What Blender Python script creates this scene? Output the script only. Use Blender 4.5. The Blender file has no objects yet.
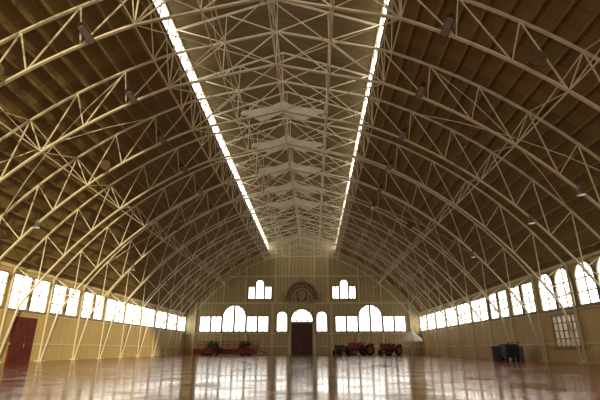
import bpy, bmesh, math, random
from mathutils import Vector, Matrix
random.seed(4)
scene=bpy.context.scene
COL=scene.collection
try:
    scene.view_settings.view_transform='Standard'
    scene.view_settings.look='None'
    scene.view_settings.gamma=0.84
    scene.view_settings.exposure=0.2
except Exception: pass

# ------------------------------------------------------------ materials
def new_mat(name):
    m=bpy.data.materials.new(name); m.use_nodes=True
    nt=m.node_tree; b=nt.nodes['Principled BSDF']
    return m,nt,b
def paint(name,col,rough=0.5,var=0.12,scale=3.0,metal=0.0):
    m,nt,b=new_mat(name)
    tc=nt.nodes.new('ShaderNodeTexCoord'); n=nt.nodes.new('ShaderNodeTexNoise')
    n.inputs['Scale'].default_value=scale; n.inputs['Detail'].default_value=4
    nt.links.new(tc.outputs['Object'],n.inputs['Vector'])
    r=nt.nodes.new('ShaderNodeValToRGB')
    r.color_ramp.elements[0].position=0.3; r.color_ramp.elements[1].position=0.7
    r.color_ramp.elements[0].color=[c*(1-var) for c in col]+[1]
    r.color_ramp.elements[1].color=[min(1,c*(1+var)) for c in col]+[1]
    nt.links.new(n.outputs['Fac'],r.inputs['Fac']); nt.links.new(r.outputs['Color'],b.inputs['Base Color'])
    b.inputs['Roughness'].default_value=rough; b.inputs['Metallic'].default_value=metal
    return m
def emit(name,col,st):
    m,nt,b=new_mat(name)
    b.inputs['Base Color'].default_value=(*col,1)
    b.inputs['Emission Color'].default_value=(*col,1); b.inputs['Emission Strength'].default_value=st
    b.inputs['Roughness'].default_value=0.2
    return m
def boards(name,c1,c2,axis,width,rough=0.7,dark=0.45,gap=0.09):
    m,nt,b=new_mat(name); N=nt.nodes; L=nt.links
    tc=N.new('ShaderNodeTexCoord'); sp=N.new('ShaderNodeSeparateXYZ'); L.new(tc.outputs['Object'],sp.inputs[0])
    d=N.new('ShaderNodeMath'); d.operation='DIVIDE'; d.inputs[1].default_value=width
    L.new(sp.outputs[axis],d.inputs[0])
    fl=N.new('ShaderNodeMath'); fl.operation='FLOOR'; L.new(d.outputs[0],fl.inputs[0])
    fr=N.new('ShaderNodeMath'); fr.operation='FRACT'; L.new(d.outputs[0],fr.inputs[0])
    wn=N.new('ShaderNodeTexWhiteNoise'); wn.noise_dimensions='1D'; L.new(fl.outputs[0],wn.inputs['W'])
    no=N.new('ShaderNodeTexNoise'); no.inputs['Scale'].default_value=0.5; no.inputs['Detail'].default_value=5
    L.new(tc.outputs['Object'],no.inputs['Vector'])
    av=N.new('ShaderNodeMath'); av.operation='MULTIPLY_ADD'; av.inputs[1].default_value=0.5
    L.new(wn.outputs['Value'],av.inputs[0])
    h=N.new('ShaderNodeMath'); h.operation='MULTIPLY'; h.inputs[1].default_value=0.6; L.new(no.outputs['Fac'],h.inputs[0])
    L.new(h.outputs[0],av.inputs[2])
    mx=N.new('ShaderNodeMixRGB'); mx.inputs[1].default_value=(*c1,1); mx.inputs[2].default_value=(*c2,1)
    L.new(av.outputs[0],mx.inputs[0])
    gp=N.new('ShaderNodeMath'); gp.operation='LESS_THAN'; gp.inputs[1].default_value=gap; L.new(fr.outputs[0],gp.inputs[0])
    mg=N.new('ShaderNodeMixRGB'); mg.blend_type='MULTIPLY'; mg.inputs[2].default_value=(dark,dark,dark,1)
    L.new(gp.outputs[0],mg.inputs[0]); L.new(mx.outputs[0],mg.inputs[1])
    L.new(mg.outputs[0],b.inputs['Base Color']); b.inputs['Roughness'].default_value=rough
    return m
M={}
M['cream']=paint('cream_steel_paint',(0.75,0.71,0.54),0.6,0.08,1.5)
M['plate']=paint('white_crown_plate',(0.74,0.71,0.60),0.6,0.08,1.0)
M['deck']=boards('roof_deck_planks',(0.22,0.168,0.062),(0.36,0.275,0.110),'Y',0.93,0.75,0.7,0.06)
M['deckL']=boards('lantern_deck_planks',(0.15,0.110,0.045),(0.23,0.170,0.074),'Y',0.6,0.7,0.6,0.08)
M['purlin']=paint('brown_timber',(0.31,0.235,0.095),0.7,0.2,1.0)
M['wallside']=boards('tan_wall_boards',(0.60,0.48,0.24),(0.70,0.57,0.31),'Y',0.35,0.6,0.7)
M['wallend']=boards('cream_wall_boards',(0.52,0.44,0.24),(0.62,0.54,0.31),'X',0.6,0.6,0.62,0.12)
M['trim']=paint('cream_trim',(0.74,0.66,0.44),0.5,0.06,1.0)
M['frame']=paint('window_frame_paint',(0.36,0.31,0.20),0.5,0.1,2)  # cream frames darkened in colour to carry their backlit shade
M['glass']=emit('sunlit_frosted_glass',(1.0,0.98,0.93),3.1)  # panes emit by themselves, standing in for daylight behind them
M['glassL']=emit('lantern_glass',(1.0,0.985,0.95),3.2)  # lantern panes glow too, in place of sky light
M['wood']=paint('dark_red_wood',(0.10,0.033,0.017),0.45,0.3,4)
M['red']=paint('red_paint',(0.24,0.02,0.015),0.45,0.15,3)
M['redfl']=paint('rust_red_paint',(0.15,0.030,0.018),0.5,0.3,2)
M['black']=paint('black_rubber',(0.02,0.02,0.02),0.7,0.2,4)
M['darkmetal']=paint('dark_metal',(0.07,0.062,0.05),0.45,0.2,4,0.3)
M['grey']=paint('grey_metal',(0.25,0.24,0.21),0.4,0.15,4,0.3)
M['blue']=paint('dark_grey_paint',(0.034,0.036,0.040),0.5,0.15,4)
M['green']=paint('leaf_green',(0.03,0.06,0.02),0.7,0.4,6)
M['white']=paint('white_canvas',(0.92,0.90,0.86),0.7,0.03,2)
M['yellow']=paint('yellow_paint',(0.30,0.10,0.03),0.4,0.1,3)
M['lamp']=paint('lamp_lens',(0.36,0.35,0.31),0.2,0.05,3)
M['speaker']=paint('speaker_cone',(0.16,0.115,0.055),0.5,0.2,6)
M['carved']=paint('carved_wood',(0.20,0.15,0.085),0.6,0.3,3)
M['gold']=paint('weathered_relief',(0.42,0.34,0.20),0.6,0.25,5)

def floor_mat():
    m,nt,b=new_mat('polished_concrete_floor'); N=nt.nodes; L=nt.links
    tc=N.new('ShaderNodeTexCoord')
    n=N.new('ShaderNodeTexNoise'); n.inputs['Scale'].default_value=0.3; n.inputs['Detail'].default_value=7; n.inputs['Roughness'].default_value=0.6
    L.new(tc.outputs['Object'],n.inputs['Vector'])
    r=N.new('ShaderNodeValToRGB'); e=r.color_ramp.elements
    e[0].position=0.36; e[0].color=(0.20,0.085,0.034,1); e[1].position=0.66; e[1].color=(0.40,0.23,0.10,1)
    k=r.color_ramp.elements.new(0.5); k.color=(0.29,0.14,0.056,1)
    L.new(n.outputs['Fac'],r.inputs['Fac'])
    sp=N.new('ShaderNodeSeparateXYZ'); L.new(tc.outputs['Object'],sp.inputs[0])
    ab=N.new('ShaderNodeMath'); ab.operation='ABSOLUTE'; L.new(sp.outputs['X'],ab.inputs[0])
    mr=N.new('ShaderNodeMapRange'); mr.inputs[1].default_value=2.5; mr.inputs[2].default_value=8.0
    L.new(ab.outputs[0],mr.inputs[0])
    sc=N.new('ShaderNodeMath'); sc.operation='MULTIPLY'; sc.inputs[1].default_value=0.7; L.new(mr.outputs[0],sc.inputs[0])
    mx=N.new('ShaderNodeMixRGB'); mx.inputs[2].default_value=(0.36,0.065,0.018,1)
    L.new(sc.outputs[0],mx.inputs[0]); L.new(r.outputs['Color'],mx.inputs[1])
    br=N.new('ShaderNodeTexBrick'); br.offset=0.0; br.inputs['Scale'].default_value=1.0
    br.inputs['Brick Width'].default_value=4.65; br.inputs['Row Height'].default_value=4.65
    br.inputs['Mortar Size'].default_value=0.02; br.inputs['Color1'].default_value=(1,1,1,1); br.inputs['Color2'].default_value=(1,1,1,1); br.inputs['Mortar'].default_value=(0.4,0.4,0.4,1)
    L.new(tc.outputs['Object'],br.inputs['Vector'])
    mg=N.new('ShaderNodeMixRGB'); mg.blend_type='MULTIPLY'; mg.inputs[0].default_value=1.0
    L.new(mx.outputs[0],mg.inputs[1]); L.new(br.outputs['Color'],mg.inputs[2])
    L.new(mg.outputs[0],b.inputs['Base Color'])
    n2=N.new('ShaderNodeTexNoise'); n2.inputs['Scale'].default_value=0.6; n2.inputs['Detail'].default_value=6; n2.inputs['Roughness'].default_value=0.6
    L.new(tc.outputs['Object'],n2.inputs['Vector'])
    rr=N.new('ShaderNodeMapRange'); rr.inputs[1].default_value=0.36; rr.inputs[2].default_value=0.64; rr.inputs[3].default_value=0.09; rr.inputs[4].default_value=0.21
    L.new(n2.outputs['Fac'],rr.inputs[0]); L.new(rr.outputs[0],b.inputs['Roughness'])
    n3=N.new('ShaderNodeTexNoise'); n3.inputs['Scale'].default_value=2.2; n3.inputs['Detail'].default_value=2
    L.new(tc.outputs['Object'],n3.inputs['Vector'])
    bp=N.new('ShaderNodeBump'); bp.inputs['Strength'].default_value=0.09; bp.inputs['Distance'].default_value=0.02
    L.new(n3.outputs['Fac'],bp.inputs['Height']); L.new(bp.outputs[0],b.inputs['Normal'])
    b.inputs['Specular IOR Level'].default_value=0.34
    return m
M['floor']=floor_mat()

# ------------------------------------------------------------ mesh helpers
def beam(bm,p,q,w=0.1,h=0.1,up=Vector((0,1,0))):
    p=Vector(p);q=Vector(q); d=(q-p)
    if d.length<1e-5: return
    d.normalize(); s=d.cross(up)
    if s.length<1e-3: s=d.cross(Vector((1,0,0)))
    s.normalize(); u=s.cross(d).normalized()
    vs=[]
    for e in (p,q):
        for a,b_ in ((-1,-1),(1,-1),(1,1),(-1,1)):
            vs.append(bm.verts.new(e+s*a*w/2+u*b_*h/2))
    for f in ((3,2,1,0),(4,5,6,7),(0,1,5,4),(1,2,6,5),(2,3,7,6),(3,0,4,7)):
        bm.faces.new([vs[i] for i in f])
def box(bm,c,s):
    c=Vector(c); r=bmesh.ops.create_cube(bm,size=1)
    for v in r['verts']: v.co=Vector((v.co.x*s[0],v.co.y*s[1],v.co.z*s[2]))+c
    return r['verts']
def cyl(bm,p,q,r1,r2=None,seg=16):
    if r2 is None:r2=r1
    p=Vector(p);q=Vector(q);d=q-p
    rot=d.to_track_quat('Z','Y').to_matrix().to_4x4()
    bmesh.ops.create_cone(bm,cap_ends=True,segments=seg,radius1=max(r1,1e-4),radius2=max(r2,1e-4),depth=d.length,matrix=Matrix.Translation((p+q)/2)@rot)
def ball(bm,c,r,sub=2,sc=(1,1,1)):
    x=bmesh.ops.create_icosphere(bm,subdivisions=sub,radius=r)
    for v in x['verts']: v.co=Vector((v.co.x*sc[0],v.co.y*sc[1],v.co.z*sc[2]))+Vector(c)
def prism(bm,pts,t,axis='Y',c=0.0):
    def P(a,b_,o): return Vector((a,o,b_)) if axis=='Y' else Vector((o,a,b_))
    f=[bm.verts.new(P(a,b_,c-t/2)) for a,b_ in pts]; g=[bm.verts.new(P(a,b_,c+t/2)) for a,b_ in pts]
    bm.faces.new(f); bm.faces.new(list(reversed(g)))
    n=len(pts)
    for i in range(n): bm.faces.new([f[i],g[i],g[(i+1)%n],f[(i+1)%n]])
def mk(name,fn,mat,parent=None,loc=None,bevel=0,smooth=False):
    bm=bmesh.new(); fn(bm)
    bmesh.ops.recalc_face_normals(bm,faces=bm.faces[:])
    me=bpy.data.meshes.new(name); bm.to_mesh(me); bm.free()
    me.materials.append(M[mat] if isinstance(mat,str) else mat)
    if smooth:
        for p in me.polygons: p.use_smooth=True
    o=bpy.data.objects.new(name,me); COL.objects.link(o)
    if parent: o.parent=parent
    if loc: o.location=loc
    if bevel:
        b=o.modifiers.new('bevel','BEVEL'); b.width=bevel; b.segments=2; b.limit_method='ANGLE'
    return o
def empty(name,loc=(0,0,0),rot=0):
    o=bpy.data.objects.new(name,None); o.empty_display_size=0.2; COL.objects.link(o)
    o.location=loc; o.rotation_euler=(0,0,rot); return o
def tag(o,label,cat,group=None,kind=None):
    o['label']=label; o['category']=cat
    if group:o['group']=group
    if kind:o['kind']=kind
    return o
def struct(o,label,cat):
    o['kind']='structure'; o['label']=label; o['category']=cat; return o
def dup(src,loc=None,rot=None):
    n=src.copy(); COL.objects.link(n)
    if loc is not None:n.location=loc
    if rot is not None:n.rotation_euler=(0,0,rot)
    for ch in src.children:
        c=ch.copy(); COL.objects.link(c); c.parent=n
        for g in ch.children:
            gg=g.copy(); COL.objects.link(gg); gg.parent=c
    return n

# ------------------------------------------------------------ dimensions (slightly pointed three hinged arch)
W=18.9; EAVE=6.4; Y1=70.2; Y0=-4.0
LX=5.75; LZ0=16.7; LZ1=18.0; LRZ=20.1
R=28.0
_mx,_mz=(W+LX)/2,(EAVE+LZ0)/2; _ch=math.hypot(W-LX,LZ0-EAVE); _h=math.sqrt(R*R-_ch*_ch/4)
CX=_mx-_h*(LZ0-EAVE)/_ch; CZ=_mz-_h*(W-LX)/_ch
RO=R-0.35; RI=R-2.4
A0=math.atan2(EAVE-CZ,W-CX); A1=math.atan2(LZ0-CZ,LX-CX)
SP=4.65; TY=[33+SP*k for k in range(-6,8)]
def arc(r,a): return (CX+r*math.cos(a),CZ+r*math.sin(a))
def atx(r,x): return math.acos((x-CX)/r)
RISE=1.35
def zc(r,x):
    x=abs(x)
    if x>=LX: return CZ+math.sqrt(r*r-(x-CX)**2)
    z=CZ+math.sqrt(r*r-(LX-CX)**2)
    return z+RISE*(1-x/LX)
def inner_z(x): return zc(RI,x)
def outer_z(x): return zc(RO,x)
ZCI=inner_z(0); ZCO=outer_z(0); ZL=inner_z(LX)

# ------------------------------------------------------------ shell
struct(mk('floor',lambda bm:box(bm,(0,(Y0-8+Y1+0.5)/2,-0.1),(2*W+1,Y1-Y0+8.5,0.2)),'floor'),'worn reddish brown concrete floor with semi-gloss reflections','floor')
struct(mk('wall_left',lambda bm:box(bm,(-W-0.15,(Y0+Y1)/2,EAVE/2),(0.3,Y1-Y0,EAVE)),'wallside'),'tan boarded side wall below the arched roof','wall')
struct(mk('wall_right',lambda bm:box(bm,(W+0.15,(Y0+Y1)/2,EAVE/2),(0.3,Y1-Y0,EAVE)),'wallside'),'tan boarded side wall below the arched roof','wall')
def endw(bm):
    pts=[(-W,0),(W,0),(W,EAVE)]
    n=20
    for i in range(1,n+1):
        a=A0+(A1-A0)*i/n; pts.append(arc(R,a))
    pts+= [(LX,LZ1),(0,LRZ),(-LX,LZ1)]
    for i in range(n,0,-1):
        a=A0+(A1-A0)*i/n; x,z=arc(R,a); pts.append((-x,z))
    pts.append((-W,EAVE))
    prism(bm,pts,0.3,'Y',Y1+0.15)
struct(mk('wall_back',endw,'wallend'),'mustard cream vertical boarded gable end wall','wall')
def roof(bm):
    for s in (1,-1):
        n=24; prev=None
        for i in range(n+1):
            a=A0+(A1-A0)*i/n; x,z=arc(R,a); xo,zo=arc(R+0.15,a)
            cur=[bm.verts.new((s*x,Y0,z)),bm.verts.new((s*x,Y1,z)),bm.verts.new((s*xo,Y1,zo)),bm.verts.new((s*xo,Y0,zo))]
            if prev:
                bm.faces.new([prev[0],prev[1],cur[1],cur[0]]); bm.faces.new([prev[3],prev[2],cur[2],cur[3]])
            prev=cur
    prev=None
    for x,z in ((LX+0.1,LZ1),(0,LRZ),(-LX-0.1,LZ1)):
        cur=[bm.verts.new((x,Y0,z)),bm.verts.new((x,Y1,z))]
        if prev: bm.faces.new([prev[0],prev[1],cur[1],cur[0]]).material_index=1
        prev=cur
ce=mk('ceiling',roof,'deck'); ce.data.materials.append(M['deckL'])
struct(ce,'olive brown timber decked arched roof with raised pitched lantern','ceiling')

# purlins
NPU=18
PA=[A0+(A1-A0)*(i+0.5)/NPU for i in range(NPU)]
for s in (1,-1):
    for a in PA:
        x,z=arc(R-0.12,a)
        def f(bm,a=a,s=s):
            up=Vector((s*math.cos(a),0,math.sin(a)))
            beam(bm,(0,Y0,0),(0,Y1,0),0.10,0.22,up)
        o=mk('purlin',f,'purlin',loc=(s*x,0,z))
        tag(o,'brown timber purlin running along the roof deck','roof beam','timber purlins under the roof deck')

# ------------------------------------------------------------ trusses
NP=8
def nodesxz(r,n):
    a=atx(r,LX)
    return [arc(r,A0+(a-A0)*i/n) for i in range(n+1)]
NO=nodesxz(RO,6)+[(2.9,outer_z(2.9)),(0,ZCO)]; NI=nodesxz(RI,6)+[(2.9,inner_z(2.9)),(0,ZCI)]
def V(x,z,y=0): return Vector((x,y,z))
def outer(bm):
    for s in (1,-1):
        pts=[(W-0.2,0.05),(W-0.2,EAVE-0.3)]+nodesxz(RO,18)+[(0,ZCO)]
        for p,q in zip(pts,pts[1:]): beam(bm,V(s*p[0],p[1]),V(s*q[0],q[1]),0.10,0.12)
AS=math.acos((17.9-CX)/RI)
def inner(bm):
    t=atx(RI,LX)
    for s in (1,-1):
        pts=[(W-0.35,0.05)]+[arc(RI,AS+(t-AS)*i/20) for i in range(21)]+[(0,ZCI)]
        for p,q in zip(pts,pts[1:]): beam(bm,V(s*p[0],p[1]),V(s*q[0],q[1]),0.10,0.125)
def web(bm):
    w=0.055
    for s in (1,-1):
        for i in range(NP+1):
            if i==NP and s==-1: continue
            beam(bm,V(s*NO[i][0],NO[i][1]),V(s*NI[i][0],NI[i][1]),w,w)
        for i in range(NP):
            beam(bm,V(s*NO[i+1][0],NO[i+1][1]),V(s*NI[i][0],NI[i][1]),w,w)
            if i>=NP-2: beam(bm,V(s*NO[i][0],NO[i][1]),V(s*NI[i+1][0],NI[i+1][1]),w*.8,w*.8)
        x1,z1=arc(RI,AS); x2,z2=arc(RI,(AS+A0)/2); x3,z3=NI[0]; xw=W-0.2
        beam(bm,V(s*xw,z2),V(s*x2,z2),w,w)
        beam(bm,V(s*xw,z1),V(s*x2,z2),w,w); beam(bm,V(s*xw,z2),V(s*x3,z3),w,w)
def plate(bm):
    c=ZCI-0.55
    half=[(0,1.35),(0.7,0.95),(1.5,0.78),(2.6,0.62),(2.75,0.42),(2.0,0.14),(1.35,-0.2),(0.75,0.08),(0,0.42)]
    pts=[(x,c+z) for x,z in half]+[(-x,c+z) for x,z in reversed(half[1:-1])]
    prism(bm,pts,0.10,'Y',0.14)
tr=empty('roof_truss')
mk('outer_chord',outer,'cream',tr); mk('inner_chord',inner,'cream',tr); mk('lattice_web',web,'cream',tr)
for s in (1,-1): mk('foot_plate',lambda bm:box(bm,(s*(W-0.3),0,0.03),(0.55,0.5,0.06)),'cream',tr)
tag(tr,'cream painted steel arched lattice truss spanning floor to floor','roof truss','steel arch trusses')
tr.location=(0,TY[0],0)
trs=[tr]
for y in TY[1:]: trs.append(dup(tr,(0,y,0)))
pl=None
for t,y in zip(trs,TY):
    if 23.5<=y<=43:
        if pl is None: pl=mk('crown_plate',plate,'plate',t)
        else:
            c=pl.copy(); COL.objects.link(c); c.parent=t

UPZ=Vector((0,0,1))
def strut(x,z,y0,w):
    o=mk('longitudinal_strut',lambda bm:beam(bm,(0,y0,0),(0,Y1,0),w,w,UPZ),'cream',loc=(x,0,z))
    tag(o,'cream steel strut linking the arch trusses lengthwise','steel strut','lengthwise steel struts')
for s in (1,-1): strut(s*NI[3][0],NI[3][1],TY[0],0.055)
for x,z,y0 in ((0,ZCI,TY[0]),(0,ZCO,Y0),(LX,16.4,Y0),(-LX,16.4,Y0),(LX,ZL,TY[0]),(-LX,ZL,TY[0]),(2.9,inner_z(2.9),TY[0]),(-2.9,inner_z(2.9),TY[0]),(2.9,outer_z(2.9),TY[0]),(-2.9,outer_z(2.9),TY[0])):
    strut(x,z,y0,0.06)
def sway(i,s):
    def f(bm):
        xo,zo=NO[i]; xi,zi=NI[i]
        beam(bm,(s*xo,0,zo),(s*xi,SP,zi),0.042,0.042,Vector((1,0,0))); beam(bm,(s*xi,0,zi),(s*xo,SP,zo),0.042,0.042,Vector((1,0,0)))
    return f
for s in (1,-1):
    for i in (3,NP-1,NP):
        if i==NP and s==-1: continue
        base=mk('sway_brace',sway(i,s),'cream',loc=(0,TY[0],0))
        tag(base,'cream steel cross brace between two arch trusses','cross brace','steel sway braces')
        for y in TY[1:-1]: dup(base,(0,y,0))
def girder(s):
    def f(bm):
        n=2
        for k in range(n):
            y0=SP*k/n;y1=SP*(k+1)/n
            beam(bm,(s*LX,y0,ZL),(s*LX,(y0+y1)/2,16.4),0.045,0.045,Vector((1,0,0)))
            beam(bm,(s*LX,(y0+y1)/2,16.4),(s*LX,y1,ZL),0.045,0.045,Vector((1,0,0)))
    return f
for s in (1,-1):
    base=mk('lattice_girder',girder(s),'cream',loc=(0,TY[0],0))
    tag(base,'cream zigzag steel lattice below the lantern glazing','lattice girder','lantern lattice girders')
    for y in TY[1:-1]: dup(base,(0,y,0))
def plan(bm):
    for s in (1,-1):
        beam(bm,(s*LX,0,ZL),(0,SP,ZCI),0.045,0.045,UPZ)
        beam(bm,(0,0,ZCI),(s*LX,SP,ZL),0.045,0.045,UPZ)
base=mk('crown_brace',plan,'cream',loc=(0,TY[0],0)); tag(base,'cream steel diagonal bracing at the crown of the arches','cross brace','crown braces')
for y in TY[1:-1]: dup(base,(0,y,0))
def wind(s,i0,i1):
    def f(bm):
        n=i1-i0
        for flip in (0,1):
            for j in range(n):
                p=NO[i0+j]; q=NO[i0+j+1]
                ya,yb=SP*j/n,SP*(j+1)/n
                if flip: ya,yb=SP-ya,SP-yb
                beam(bm,(s*p[0],ya,p[1]-0.1),(s*q[0],yb,q[1]-0.1),0.045,0.045,UPZ)
    return f
for s in (1,-1):
    base=mk('wind_brace',wind(s,1,5),'cream',loc=(0,TY[3],0)); tag(base,'thin cream steel crossed rods against the roof deck','cross brace','roof plane braces')
    for y in (TY[7],TY[11]): dup(base,(0,y,0))

def rib(bm):
    pts=[(LX,LZ0-0.3),(LX,LZ1-0.06),(0,LRZ-0.1),(-LX,LZ1-0.06),(-LX,LZ0-0.3)]
    for p,q in zip(pts,pts[1:]): beam(bm,V(*p),V(*q),0.09,0.11)
    zr=lambda x: LRZ-0.1-(LRZ-LZ1)*x/LX
    beam(bm,V(0,ZCO),V(0,LRZ-0.1),0.055,0.055)
    for s in (1,-1):
        beam(bm,V(0,ZCO),V(s*2.9,zr(2.9)),0.05,0.05)
        beam(bm,V(s*2.9,outer_z(2.9)),V(s*2.9,zr(2.9)),0.05,0.05)
        beam(bm,V(s*2.9,outer_z(2.9)),V(s*LX,LZ1),0.05,0.05)
base=None
for y in TY:
    if base is None:
        base=mk('lantern_rib',rib,'cream',loc=(0,y,0)); tag(base,'cream steel rib carrying the raised roof lantern','steel rib','lantern ribs')
    else: dup(base,(0,y,0))

# ------------------------------------------------------------ windows
wn=[0]
def outline(w,z0,z1,arched):
    if not arched: return [(-w/2,z0),(w/2,z0),(w/2,z1),(-w/2,z1)]
    r=w/2; ry=min(r,z1-z0)
    pts=[(-w/2,z0),(w/2,z0)]
    for i in range(13):
        t=math.pi*i/12; pts.append((r*math.cos(t),z1-ry+ry*math.sin(t)))
    return pts
def window(loc,rot,w,z0,z1,arched=False,cols=2,rows=3,label='bright sunlit paned window with painted frame',glass='glass',ft=0.14,mt=0.085,big=None):
    wn[0]+=1
    def fr(bm):
        o=outline(w,z0,z1,arched)
        for p,q in zip(o,o[1:]+o[:1]): beam(bm,(p[0],-0.06,p[1]),(q[0],-0.06,q[1]),0.12,ft)
        r=w/2
        for c in range(1,cols):
            x=-w/2+w*c/cols
            zt=z1 if not arched else (z1-r+math.sqrt(max(0,r*r-x*x)))
            tt=mt*2.2 if (big and c%big==0) else mt
            beam(bm,(x,-0.04,z0),(x,-0.04,zt),tt,0.07)
        zz=z1 if not arched else z1-r
        for k in range(1,rows+(1 if arched else 0)):
            z=z0+(zz-z0)*k/rows; beam(bm,(-w/2,-0.04,z),(w/2,-0.04,z),0.07,mt)
        box(bm,(0,-0.1,z0-0.06),(w+0.2,0.2,0.10))
    f=mk('window_%d'%wn[0],fr,'frame',loc=loc); f.rotation_euler=(0,0,rot)
    mk('glass_pane',lambda bm:prism(bm,outline(w,z0,z1,arched),0.02,'Y',-0.015),glass,f)
    struct(f,label,'window'); return f
for k,y in enumerate(TY):
    yc=y+SP/2
    if yc<14: continue
    if yc>68.5: yc=67.9
    for s in (1,-1):
        rot=-math.pi/2 if s==1 else math.pi/2
        if abs(y-28.35)<0.1 or (abs(y-23.7)<.1 and s==1):
            for o in (-1.12,1.12): window((s*W,yc+o-(0.3 if s==1 else 0),0),rot,2.0,3.45,6.1 if s==1 else 5.85,s==1,2,2)
        elif y<42:
            for o in (-1.08,1.08): window((s*W,yc+o,0),rot,1.8,3.5,5.8,False,2,3)
        else:
            window((s*W,yc,0),rot,4.4,3.5,5.7,False,4,2,mt=0.10,big=2,label='wide bright four-light window band with painted mullions')
def endwin(xa,xb,z0,z1,arched,cols,rows,**k):
    window(((xa+xb)/2,Y1,0),0,xb-xa,z0,z1,arched,cols,rows,**k)
for s in (1,-1):
    for a,b,arch_,z1 in ((5.4,8.9,False,5.85),(9.1,12.8,True,7.6),(13.0,16.5,False,5.85)):
        lo,hi=(a,b) if s==1 else (-b,-a)
        endwin(lo,hi,3.5,z1,arch_,4,1,ft=0.18,mt=0.14,big=2)
    lo,hi=(2.35,4.05) if s==1 else (-4.05,-2.35)
    endwin(lo,hi,3.5,6.6,True,2,1,ft=0.16,mt=0.13)
    for a,b,arch_,z1 in ((5.0,6.1,False,10.6),(6.25,7.6,True,11.7),(7.75,8.8,False,10.6)):
        lo,hi=(a,b) if s==1 else (-b,-a)
        endwin(lo,hi,8.6,z1,arch_,2,1,ft=0.16,mt=0.13)
endwin(-1.75,1.75,5.0,6.95,True,4,1,ft=0.18,mt=0.14)
for s in (1,-1):
    for y in [TY[0]-SP*k for k in (2,1)]+TY:
        wn[0]+=1
        L=min(SP,Y1-y)
        f=mk('window_%d'%wn[0],lambda bm:[beam(bm,(0,0,LZ0),(0,L,LZ0),0.08,0.08,UPZ),beam(bm,(0,0,LZ1),(0,L,LZ1),0.08,0.08,UPZ)]+[beam(bm,(0,L*k/4,LZ0),(0,L*k/4,LZ1),0.07,0.07) for k in range(4)],'frame',loc=(s*LX,y,0))
        mk('glass_pane',lambda bm:box(bm,(s*0.06,L/2,(LZ0+LZ1)/2),(0.02,L,LZ1-LZ0)),'glassL',f)
        struct(f,'glowing lantern clerestory window strip','window')

# ------------------------------------------------------------ end wall trims / door / crest
def tr_box(name,c,s,mat='trim',label='cream painted wall rail'):
    o=mk(name,lambda bm:box(bm,(0,0,0),s),mat,loc=c); struct(o,label,'wall trim'); return o
tn=0
for z,h in ((3.25,0.2),(7.95,0.28),(1.3,0.14)):
    for s in (1,-1):
        tn+=1; tr_box('trim_%d'%tn,(s*(W+2.2)/2,Y1-0.06,z),(W-2.4,0.12,h))
for xx in (2.1,4.75,9.0,12.9,17.3):
    for s in (1,-1):
        tn+=1
        tp=3.2 if xx!=4.75 and xx!=17.3 else 8.0
        tr_box('trim_%d'%tn,(s*xx,Y1-0.12,tp/2),(0.3,0.24,tp),label='cream pilaster on the end wall')
for xx,z0,z1 in ((2.1,12.0,18.2),(4.3,8.1,17.0),(9.3,8.1,14.0),(12.9,8.1,11.5)):
    for s in (1,-1):
        tn+=1; tr_box('trim_%d'%tn,(s*xx,Y1-0.1,(z0+z1)/2),(0.26,0.2,z1-z0),label='cream vertical post on the gable wall')
for z,hw in ((12.3,12.0),(15.6,6.6)):
    tn+=1; tr_box('trim_%d'%tn,(0,Y1-0.07,z),(2*hw,0.14,0.24))
for s in (1,-1):
    for z,h in ((3.3,0.14),(6.25,0.2),(1.2,0.12)):
        tn+=1; tr_box('trim_%d'%tn,(s*(W-0.05),(Y0+Y1)/2,z),(0.10,Y1-Y0-0.4,h))
def doorframe(bm):
    for s in (1,-1): box(bm,(s*1.85,-0.08,2.45),(0.28,0.2,4.9))
    box(bm,(0,-0.08,4.9),(3.98,0.2,0.2))
d=mk('door_1',doorframe,'trim',loc=(0,Y1,0)); struct(d,'tall double wooden door with cream surround','door')
for s in (1,-1):
    def leaf(bm,s=s):
        box(bm,(s*0.85,-0.06,2.4),(1.66,0.08,4.8))
        for z in (0.7,1.9,3.1,4.2): box(bm,(s*0.85,-0.12,z),(1.2,0.05,0.85))
    l=mk('door_leaf',leaf,'wood',d)
    mk('handle',lambda bm,s=s:cyl(bm,(s*0.15,-0.16,1.0),(s*0.15,-0.16,1.4),0.03),'gold',l)
cr=empty('wall_crest',(0,Y1,0))
def fan(bm):
    n=14
    for rr,wd in ((1.0,0.24),(0.62,0.16)):
        for i in range(n):
            t0=math.pi*i/n; t1=math.pi*(i+1)/n
            beam(bm,(2.8*rr*math.cos(t0),-0.18,8.2+3.3*rr*math.sin(t0)),(2.8*rr*math.cos(t1),-0.18,8.2+3.3*rr*math.sin(t1)),0.3,wd)
    for i in range(n):
        tm=math.pi*i/n
        ball(bm,(2.25*math.cos(tm+0.11),-0.16,8.2+2.6*math.sin(tm+0.11)),0.2,1,(1,0.6,1))
    box(bm,(0,-0.16,8.15),(6.2,0.3,0.25))
    for s in (1,-1): box(bm,(s*3.1,-0.16,8.9),(0.35,0.3,1.3))
    prism(bm,[(-0.5,11.4),(0.5,11.4),(0.35,12.0),(0,12.3),(-0.35,12.0)],0.3,'Y',-0.2)
mk('fan_surround',fan,'gold',cr)
mk('backing_panel',lambda bm:prism(bm,[(2.7*math.cos(math.pi*i/16),8.2+3.2*math.sin(math.pi*i/16)) for i in range(17)],0.06,'Y',-0.03),'carved',cr)
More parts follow.
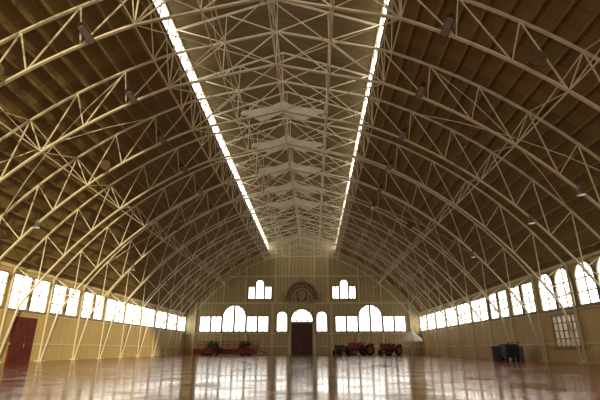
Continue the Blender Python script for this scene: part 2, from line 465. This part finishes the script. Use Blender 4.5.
def shield(bm):
    prism(bm,[(-0.6,9.5),(0.6,9.5),(0.6,8.95),(0.35,8.55),(0,8.35),(-0.35,8.55),(-0.6,8.95)],0.2,'Y',-0.2)
    prism(bm,[(-0.5,9.52),(-0.7,9.95),(-0.3,9.72),(0,10.1),(0.3,9.72),(0.7,9.95),(0.5,9.52)],0.16,'Y',-0.2)
    for s in (1,-1):
        ball(bm,(s*1.05,-0.2,9.5),0.2,2,(1,0.5,1))
        prism(bm,[(s*0.8,8.4),(s*1.4,8.4),(s*1.3,8.9),(s*1.25,9.3),(s*0.9,9.3),(s*0.8,8.9)],0.16,'Y',-0.18)
mk('shield_relief',shield,'gold',cr)
tag(cr,'muted carved half-round fan crest above the main door','crest')

def redd(bm):
    prism(bm,outline(2.4,0,3.0,False),0.12,'Y',-0.08)
    for x in (-0.58,0.58):
        for z in (0.65,1.55,2.4): box(bm,(x,-0.16,z),(0.9,0.05,0.7))
d2=mk('door_2',redd,'redfl',loc=(-W,30.8,0)); d2.rotation_euler=(0,0,math.pi/2); struct(d2,'dark red brown panelled side door','door')
mk('handle',lambda bm:cyl(bm,(0.1,-0.22,1.0),(0.1,-0.22,1.25),0.03),'gold',d2)
M['dimglass']=emit('shaded_glass',(0.75,0.68,0.5),0.2)  # dim tan pane with a weak glow put into the material
window((W,30.1,0),-math.pi/2,2.9,1.0,3.05,False,5,4,'lower shaded multi-pane window with painted frame','dimglass')

# ------------------------------------------------------------ lamps on trusses
def make_flood(loc,s):
    e=empty('flood_light',loc)
    mk('housing',lambda bm:prism(bm,[(-0.10,0.13),(0.10,0.13),(0.17,-0.08),(-0.17,-0.08)],1.05,'Y',0),'darkmetal',e,bevel=0.02)
    mk('lens',lambda bm:box(bm,(0,0,-0.09),(0.28,0.98,0.03)),'lamp',e)
    mk('bracket',lambda bm:[cyl(bm,(0,0,0.13),(0,0,0.50),0.025,seg=8),box(bm,(0,0,0.50),(0.14,0.22,0.04))],'darkmetal',e)
    tag(e,'dark elongated industrial floodlight hung under an arch','floodlight','elongated floodlights'); return e
def make_high(loc):
    e=empty('pendant_light',loc)
    mk('lamp_shade',lambda bm:cyl(bm,(0,0,-0.26),(0,0,0),0.21,0.08,20),'grey',e)
    mk('lens',lambda bm:cyl(bm,(0,0,-0.29),(0,0,-0.26),0.18,0.20,20),'lamp',e)
    mk('ballast',lambda bm:cyl(bm,(0,0,0),(0,0,0.2),0.08,0.08,12),'grey',e)
    mk('hook',lambda bm:cyl(bm,(0,0,0.2),(0,0,0.6),0.02,0.02,8),'darkmetal',e)
    tag(e,'grey industrial high bay lamp with conical reflector','pendant lamp','high bay lamps'); return e
def make_spk(loc):
    e=empty('loudspeaker',loc)
    mk('horn',lambda bm:cyl(bm,(0,-0.22,-0.08),(0,0.1,0.05),0.30,0.15,20),'speaker',e)
    mk('driver',lambda bm:cyl(bm,(0,0.1,0.05),(0,0.32,0.1),0.13,0.11,14),'darkmetal',e)
    mk('bracket',lambda bm:cyl(bm,(0,0.15,0.08),(0,0.15,0.5),0.025,0.025,8),'darkmetal',e)
    tag(e,'round brown horn loudspeaker fixed below an arch','loudspeaker','horn loudspeakers'); return e
OF=-0.45
zf=inner_z(7.5)+0.0; zh=inner_z(14.4)-0.3; zs=inner_z(10.7)+0.15
fl={s:make_flood((s*7.5,14.4+OF,zf),s) for s in (1,-1)}
for y in TY[3:]:
    for s in (1,-1):
        if y<40 : dup(fl[s],(s*7.5,y+OF,zf)).rotation_euler=(0,s*0.45,0)
for s in (1,-1): fl[s].rotation_euler=(0,s*0.45,0)
hb=make_high((14.3,TY[3]+OF,zh))
for y,s in ((TY[4],1),(TY[4],-1),(TY[7],-1),(TY[6],1),(TY[9],-1),(TY[9],1)): dup(hb,(s*14.3,y+OF,zh))
sp=make_spk((10.7,TY[2]+OF,zs))
for y,s in ((TY[2],-1),(TY[4],1),(TY[4],-1),(TY[7],1),(TY[7],-1)): dup(sp,(s*10.7,y+OF,zs))

# ------------------------------------------------------------ things on the floor
def wheel(parent,c,r,w,rim='red',name='wheel'):
    t=mk(name,lambda bm:cyl(bm,(c[0]-w/2,c[1],c[2]),(c[0]+w/2,c[1],c[2]),r,r,24),'black',parent,bevel=0.04)
    mk('hub',lambda bm:[cyl(bm,(c[0]-w/2-0.03,c[1],c[2]),(c[0]+w/2+0.03,c[1],c[2]),r*0.6,r*0.6,18)],rim,t)
def tractor(loc,rot,body='red',label='red antique farm tractor with large rear wheels',sc=0.92):
    e=empty('tractor',loc,rot)
    for s in (1,-1):
        wheel(e,(s*0.85,0.9,0.68),0.68,0.30,'yellow' if body=='red' else 'red','rear_wheel')
        wheel(e,(s*0.6,-1.2,0.38),0.38,0.2,'yellow' if body=='red' else 'red','front_wheel')
    mk('hood',lambda bm:[box(bm,(0,-0.75,1.2),(0.7,1.6,0.75)),box(bm,(0,-1.58,1.1),(0.6,0.08,0.85))],body,e,bevel=0.06)
    mk('chassis',lambda bm:[box(bm,(0,0,0.72),(0.4,2.6,0.3)),cyl(bm,(-0.6,-1.2,0.42),(0.6,-1.2,0.42),0.06),cyl(bm,(-0.85,0.9,0.7),(0.85,0.9,0.7),0.1)],'darkmetal',e)
    for s in (1,-1):
        def fen(bm,s=s):
            n=8
            for i in range(n):
                a=0.2+2.2*i/n; b=0.2+2.2*(i+1)/n
                beam(bm,(s*0.85,0.9-0.8*math.cos(a),0.7+0.8*math.sin(a)),(s*0.85,0.9-0.8*math.cos(b),0.7+0.8*math.sin(b)),0.5,0.06,Vector((0,-math.cos((a+b)/2),math.sin((a+b)/2))))
        mk('fender',fen,body,e)
    mk('seat',lambda bm:[box(bm,(0,0.75,1.2),(0.5,0.45,0.08)),box(bm,(0,0.98,1.4),(0.5,0.06,0.35)),cyl(bm,(0,0.75,0.85),(0,0.75,1.2),0.04)],'black',e)
    mk('exhaust_pipe',lambda bm:cyl(bm,(0.15,-0.8,1.5),(0.15,-0.8,2.1),0.04),'darkmetal',e)
    def st(bm):
        cyl(bm,(0,0.0,1.2),(0,0.28,1.6),0.025,0.025,8)
        n=14;c=Vector((0,0.28,1.6)); ax=Vector((0,0.28,0.4)).normalized(); u=Vector((1,0,0)); v=ax.cross(u)
        for i in range(n):
            a=2*math.pi*i/n;b=2*math.pi*(i+1)/n
            beam(bm,c+0.22*(u*math.cos(a)+v*math.sin(a)),c+0.22*(u*math.cos(b)+v*math.sin(b)),0.03,0.03)
        beam(bm,c-0.22*u,c+0.22*u,0.02,0.02)
    mk('steering_wheel',st,'black',e)
    e.scale=(sc,)*3
    tag(e,label,'tractor'); return e
tractor((5.8,65.5,0),-0.5,'darkmetal','small dark tractor standing before the end wall',0.9)
tractor((8.5,64.0,0),-1.2,sc=1.1)
tractor((12.4,62.5,0),-0.9,'red','red vintage tractor beside a white canopy',1.0)
def wagon(loc):
    e=empty('parade_wagon',loc)
    mk('bed',lambda bm:[box(bm,(0,0,0.75),(9.2,2.2,0.18)),box(bm,(0,-1.08,0.48),(9.1,0.06,0.62)),box(bm,(0,-1.12,0.82),(9.2,0.05,0.1))],'red',e,bevel=0.02)
    for x in (-3.2,-2.4,2.4,3.2):
        mk('wheel',lambda bm:cyl(bm,(x,-1.02,0.3),(x,-0.8,0.3),0.3,0.3,20),'black',e)
        mk('wheel',lambda bm:cyl(bm,(x,0.9,0.3),(x,1.12,0.3),0.3,0.3,20),'black',e)
    def rail(bm):
        for x in [-4.5+0.9*i for i in range(11)]: cyl(bm,(x,1.0,0.84),(x,1.0,1.9),0.04,0.04,8)
        for z in (1.05,1.3,1.55,1.9): beam(bm,(-4.55,1.0,z),(4.55,1.0,z),0.08,0.20)
    mk('railing',rail,'red',e)
    mk('drawbar',lambda bm:beam(bm,(4.6,0,0.6),(5.8,0,0.35),0.1,0.1),'darkmetal',e)
    tag(e,'long red low wagon platform with slatted rear railing','wagon'); return e
wagon((-10.7,64,0))
def engine(loc,label,body):
    e=empty('stationary_engine',loc)
    mk('skid',lambda bm:[box(bm,(0,y,0.08),(1.8,0.14,0.16)) for y in (-0.3,0.3)]+[box(bm,(0,0,0.18),(0.2,0.7,0.1))],'wood',e)
    mk('body',lambda bm:[box(bm,(0,0,0.5),(0.9,0.5,0.6)),cyl(bm,(0.3,0,0.7),(0.95,0,0.7),0.25,0.25,18),cyl(bm,(0,0,0.8),(0,0,1.15),0.2,0.16,16)],body,e,bevel=0.02)
    def fw(s):
        def f(bm):
            n=20
            for i in range(n):
                a=2*math.pi*i/n;b=2*math.pi*(i+1)/n
                beam(bm,(-0.3+0.4*math.cos(a),s*0.36,0.55+0.4*math.sin(a)),(-0.3+0.4*math.cos(b),s*0.36,0.55+0.4*math.sin(b)),0.07,0.07)
            for i in range(5):
                a=2*math.pi*i/5; beam(bm,(-0.3,s*0.36,0.55),(-0.3+0.4*math.cos(a),s*0.36,0.55+0.4*math.sin(a)),0.04,0.04)
        return f
    for s in (1,-1): mk('flywheel',fw(s),'darkmetal',e)
    mk('exhaust_pipe',lambda bm:cyl(bm,(0.6,0,0.9),(0.6,0,1.5),0.05,0.05,10),'darkmetal',e)
    tag(e,label,'engine')
engine((-12.9,63.8,0.84),'dark stationary engine with flywheels on the red wagon','darkmetal')
engine((-8.2,63.8,0.84),'rust red stationary engine with flywheels on the wagon','redfl')
def plant(loc,h,label):
    e=empty('potted_shrub',loc)
    mk('pot',lambda bm:cyl(bm,(0,0,0),(0,0,0.45),0.22,0.32,16),'redfl',e)
    mk('stem',lambda bm:cyl(bm,(0,0,0.4),(0,0,h*0.7),0.04,0.03,8),'carved',e)
    def fo(bm):
        for i in range(90):
            t=random.random(); a=random.random()*6.28; r=(0.15+0.45*math.sin(math.pi*min(1,t*0.9+0.1)))*random.uniform(0.4,1)
            c=Vector((r*math.cos(a),r*math.sin(a),0.6+(h-0.6)*t))
            u=Vector((random.uniform(-1,1),random.uniform(-1,1),random.uniform(-.5,1))).normalized(); v=u.orthogonal().normalized()
            L=random.uniform(0.12,0.24)
            bm.faces.new([bm.verts.new(c-u*L),bm.verts.new(c+v*L*0.4),bm.verts.new(c+u*L),bm.verts.new(c-v*L*0.4)])
    mk('foliage',fo,'green',e)
    tag(e,label,'potted plant'); return e
plant((-11.6,62.0,0),1.2,'small dark green shrub in a clay pot by the wagon')
cn=empty('market_umbrella',(15.2,60.5,0))
mk('canopy',lambda bm:[cyl(bm,(0,0,2.1),(0,0,3.3),1.4,0.05,8),cyl(bm,(0,0,1.85),(0,0,2.1),1.43,1.40,8)],'white',cn)
mk('pole',lambda bm:cyl(bm,(0,0,0.1),(0,0,3.4),0.05,0.05,10),'grey',cn)
mk('base',lambda bm:cyl(bm,(0,0,0),(0,0,0.12),0.4,0.35,16),'grey',cn)
tag(cn,'open white canvas market umbrella on a pole','umbrella')
def barrel(loc,mat,label,h=1.15,r=0.36):
    e=empty('storage_drum',loc)
    mk('body',lambda bm:[cyl(bm,(0,0,0.0),(0,0,h),r,r,24)]+[cyl(bm,(0,0,z),(0,0,z+0.05),r+0.03,r+0.03,24) for z in (0.02,h*0.33,h*0.66,h-0.06)],mat,e)
    mk('lid',lambda bm:cyl(bm,(0,0,h),(0,0,h+0.06),r*0.95,r*0.9,24),'darkmetal',e)
    tag(e,label,'drum'); return e
barrel((15.6,34.0,0),'blue','dark grey steel drum near an arch foot',1.0,0.3)
barrel((18.0,35.6,0),'grey','grey steel drum against the side wall',0.95,0.3)
barrel((17.9,38.9,0),'carved','brown drum standing against the side wall',0.9,0.3)
def gen(loc):
    e=empty('generator',loc)
    mk('housing',lambda bm:[box(bm,(0,0,0.7),(1.0,1.3,0.9)),box(bm,(0,0,1.18),(0.85,1.1,0.06))]+[box(bm,(0,-0.67,0.4+0.1*i),(0.75,0.04,0.05)) for i in range(7)],'blue',e,bevel=0.04)
    for x in (-0.4,0.4):
        for y in (-0.4,0.4): mk('wheel',lambda bm:cyl(bm,(x-0.06,y,0.14),(x+0.06,y,0.14),0.14,0.14,14),'black',e)
    mk('handle',lambda bm:[beam(bm,(-0.4,-0.65,1.0),(-0.4,-0.95,1.3),0.05,0.05),beam(bm,(0.4,-0.65,1.0),(0.4,-0.95,1.3),0.05,0.05),beam(bm,(-0.43,-0.95,1.3),(0.43,-0.95,1.3),0.05,0.05)],'darkmetal',e)
    tag(e,'dark grey wheeled generator cabinet standing on the floor','generator')
gen((16.8,34.6,0))

# ------------------------------------------------------------ world + sun + camera
w=bpy.data.worlds.new('World'); scene.world=w; w.use_nodes=True
nt=w.node_tree; bg=nt.nodes['Background']
bg.inputs['Color'].default_value=(1.0,0.94,0.80,1); bg.inputs['Strength'].default_value=1.0
sun=bpy.data.lights.new('sun','SUN'); sun.energy=2.6; sun.angle=0.02; sun.color=(1,0.84,0.53)
so=bpy.data.objects.new('sun',sun); COL.objects.link(so); so.location=(0,-20,20)
so.rotation_euler=(math.radians(84),0,math.radians(30))

cam=bpy.data.cameras.new('camera'); co=bpy.data.objects.new('camera',cam); COL.objects.link(co)
cam.sensor_width=36; cam.lens=25.2; cam.clip_end=300
co.location=(1.9,0,0.85)
co.rotation_euler=(math.radians(90+19.55),0,math.radians(1.8))
scene.camera=co
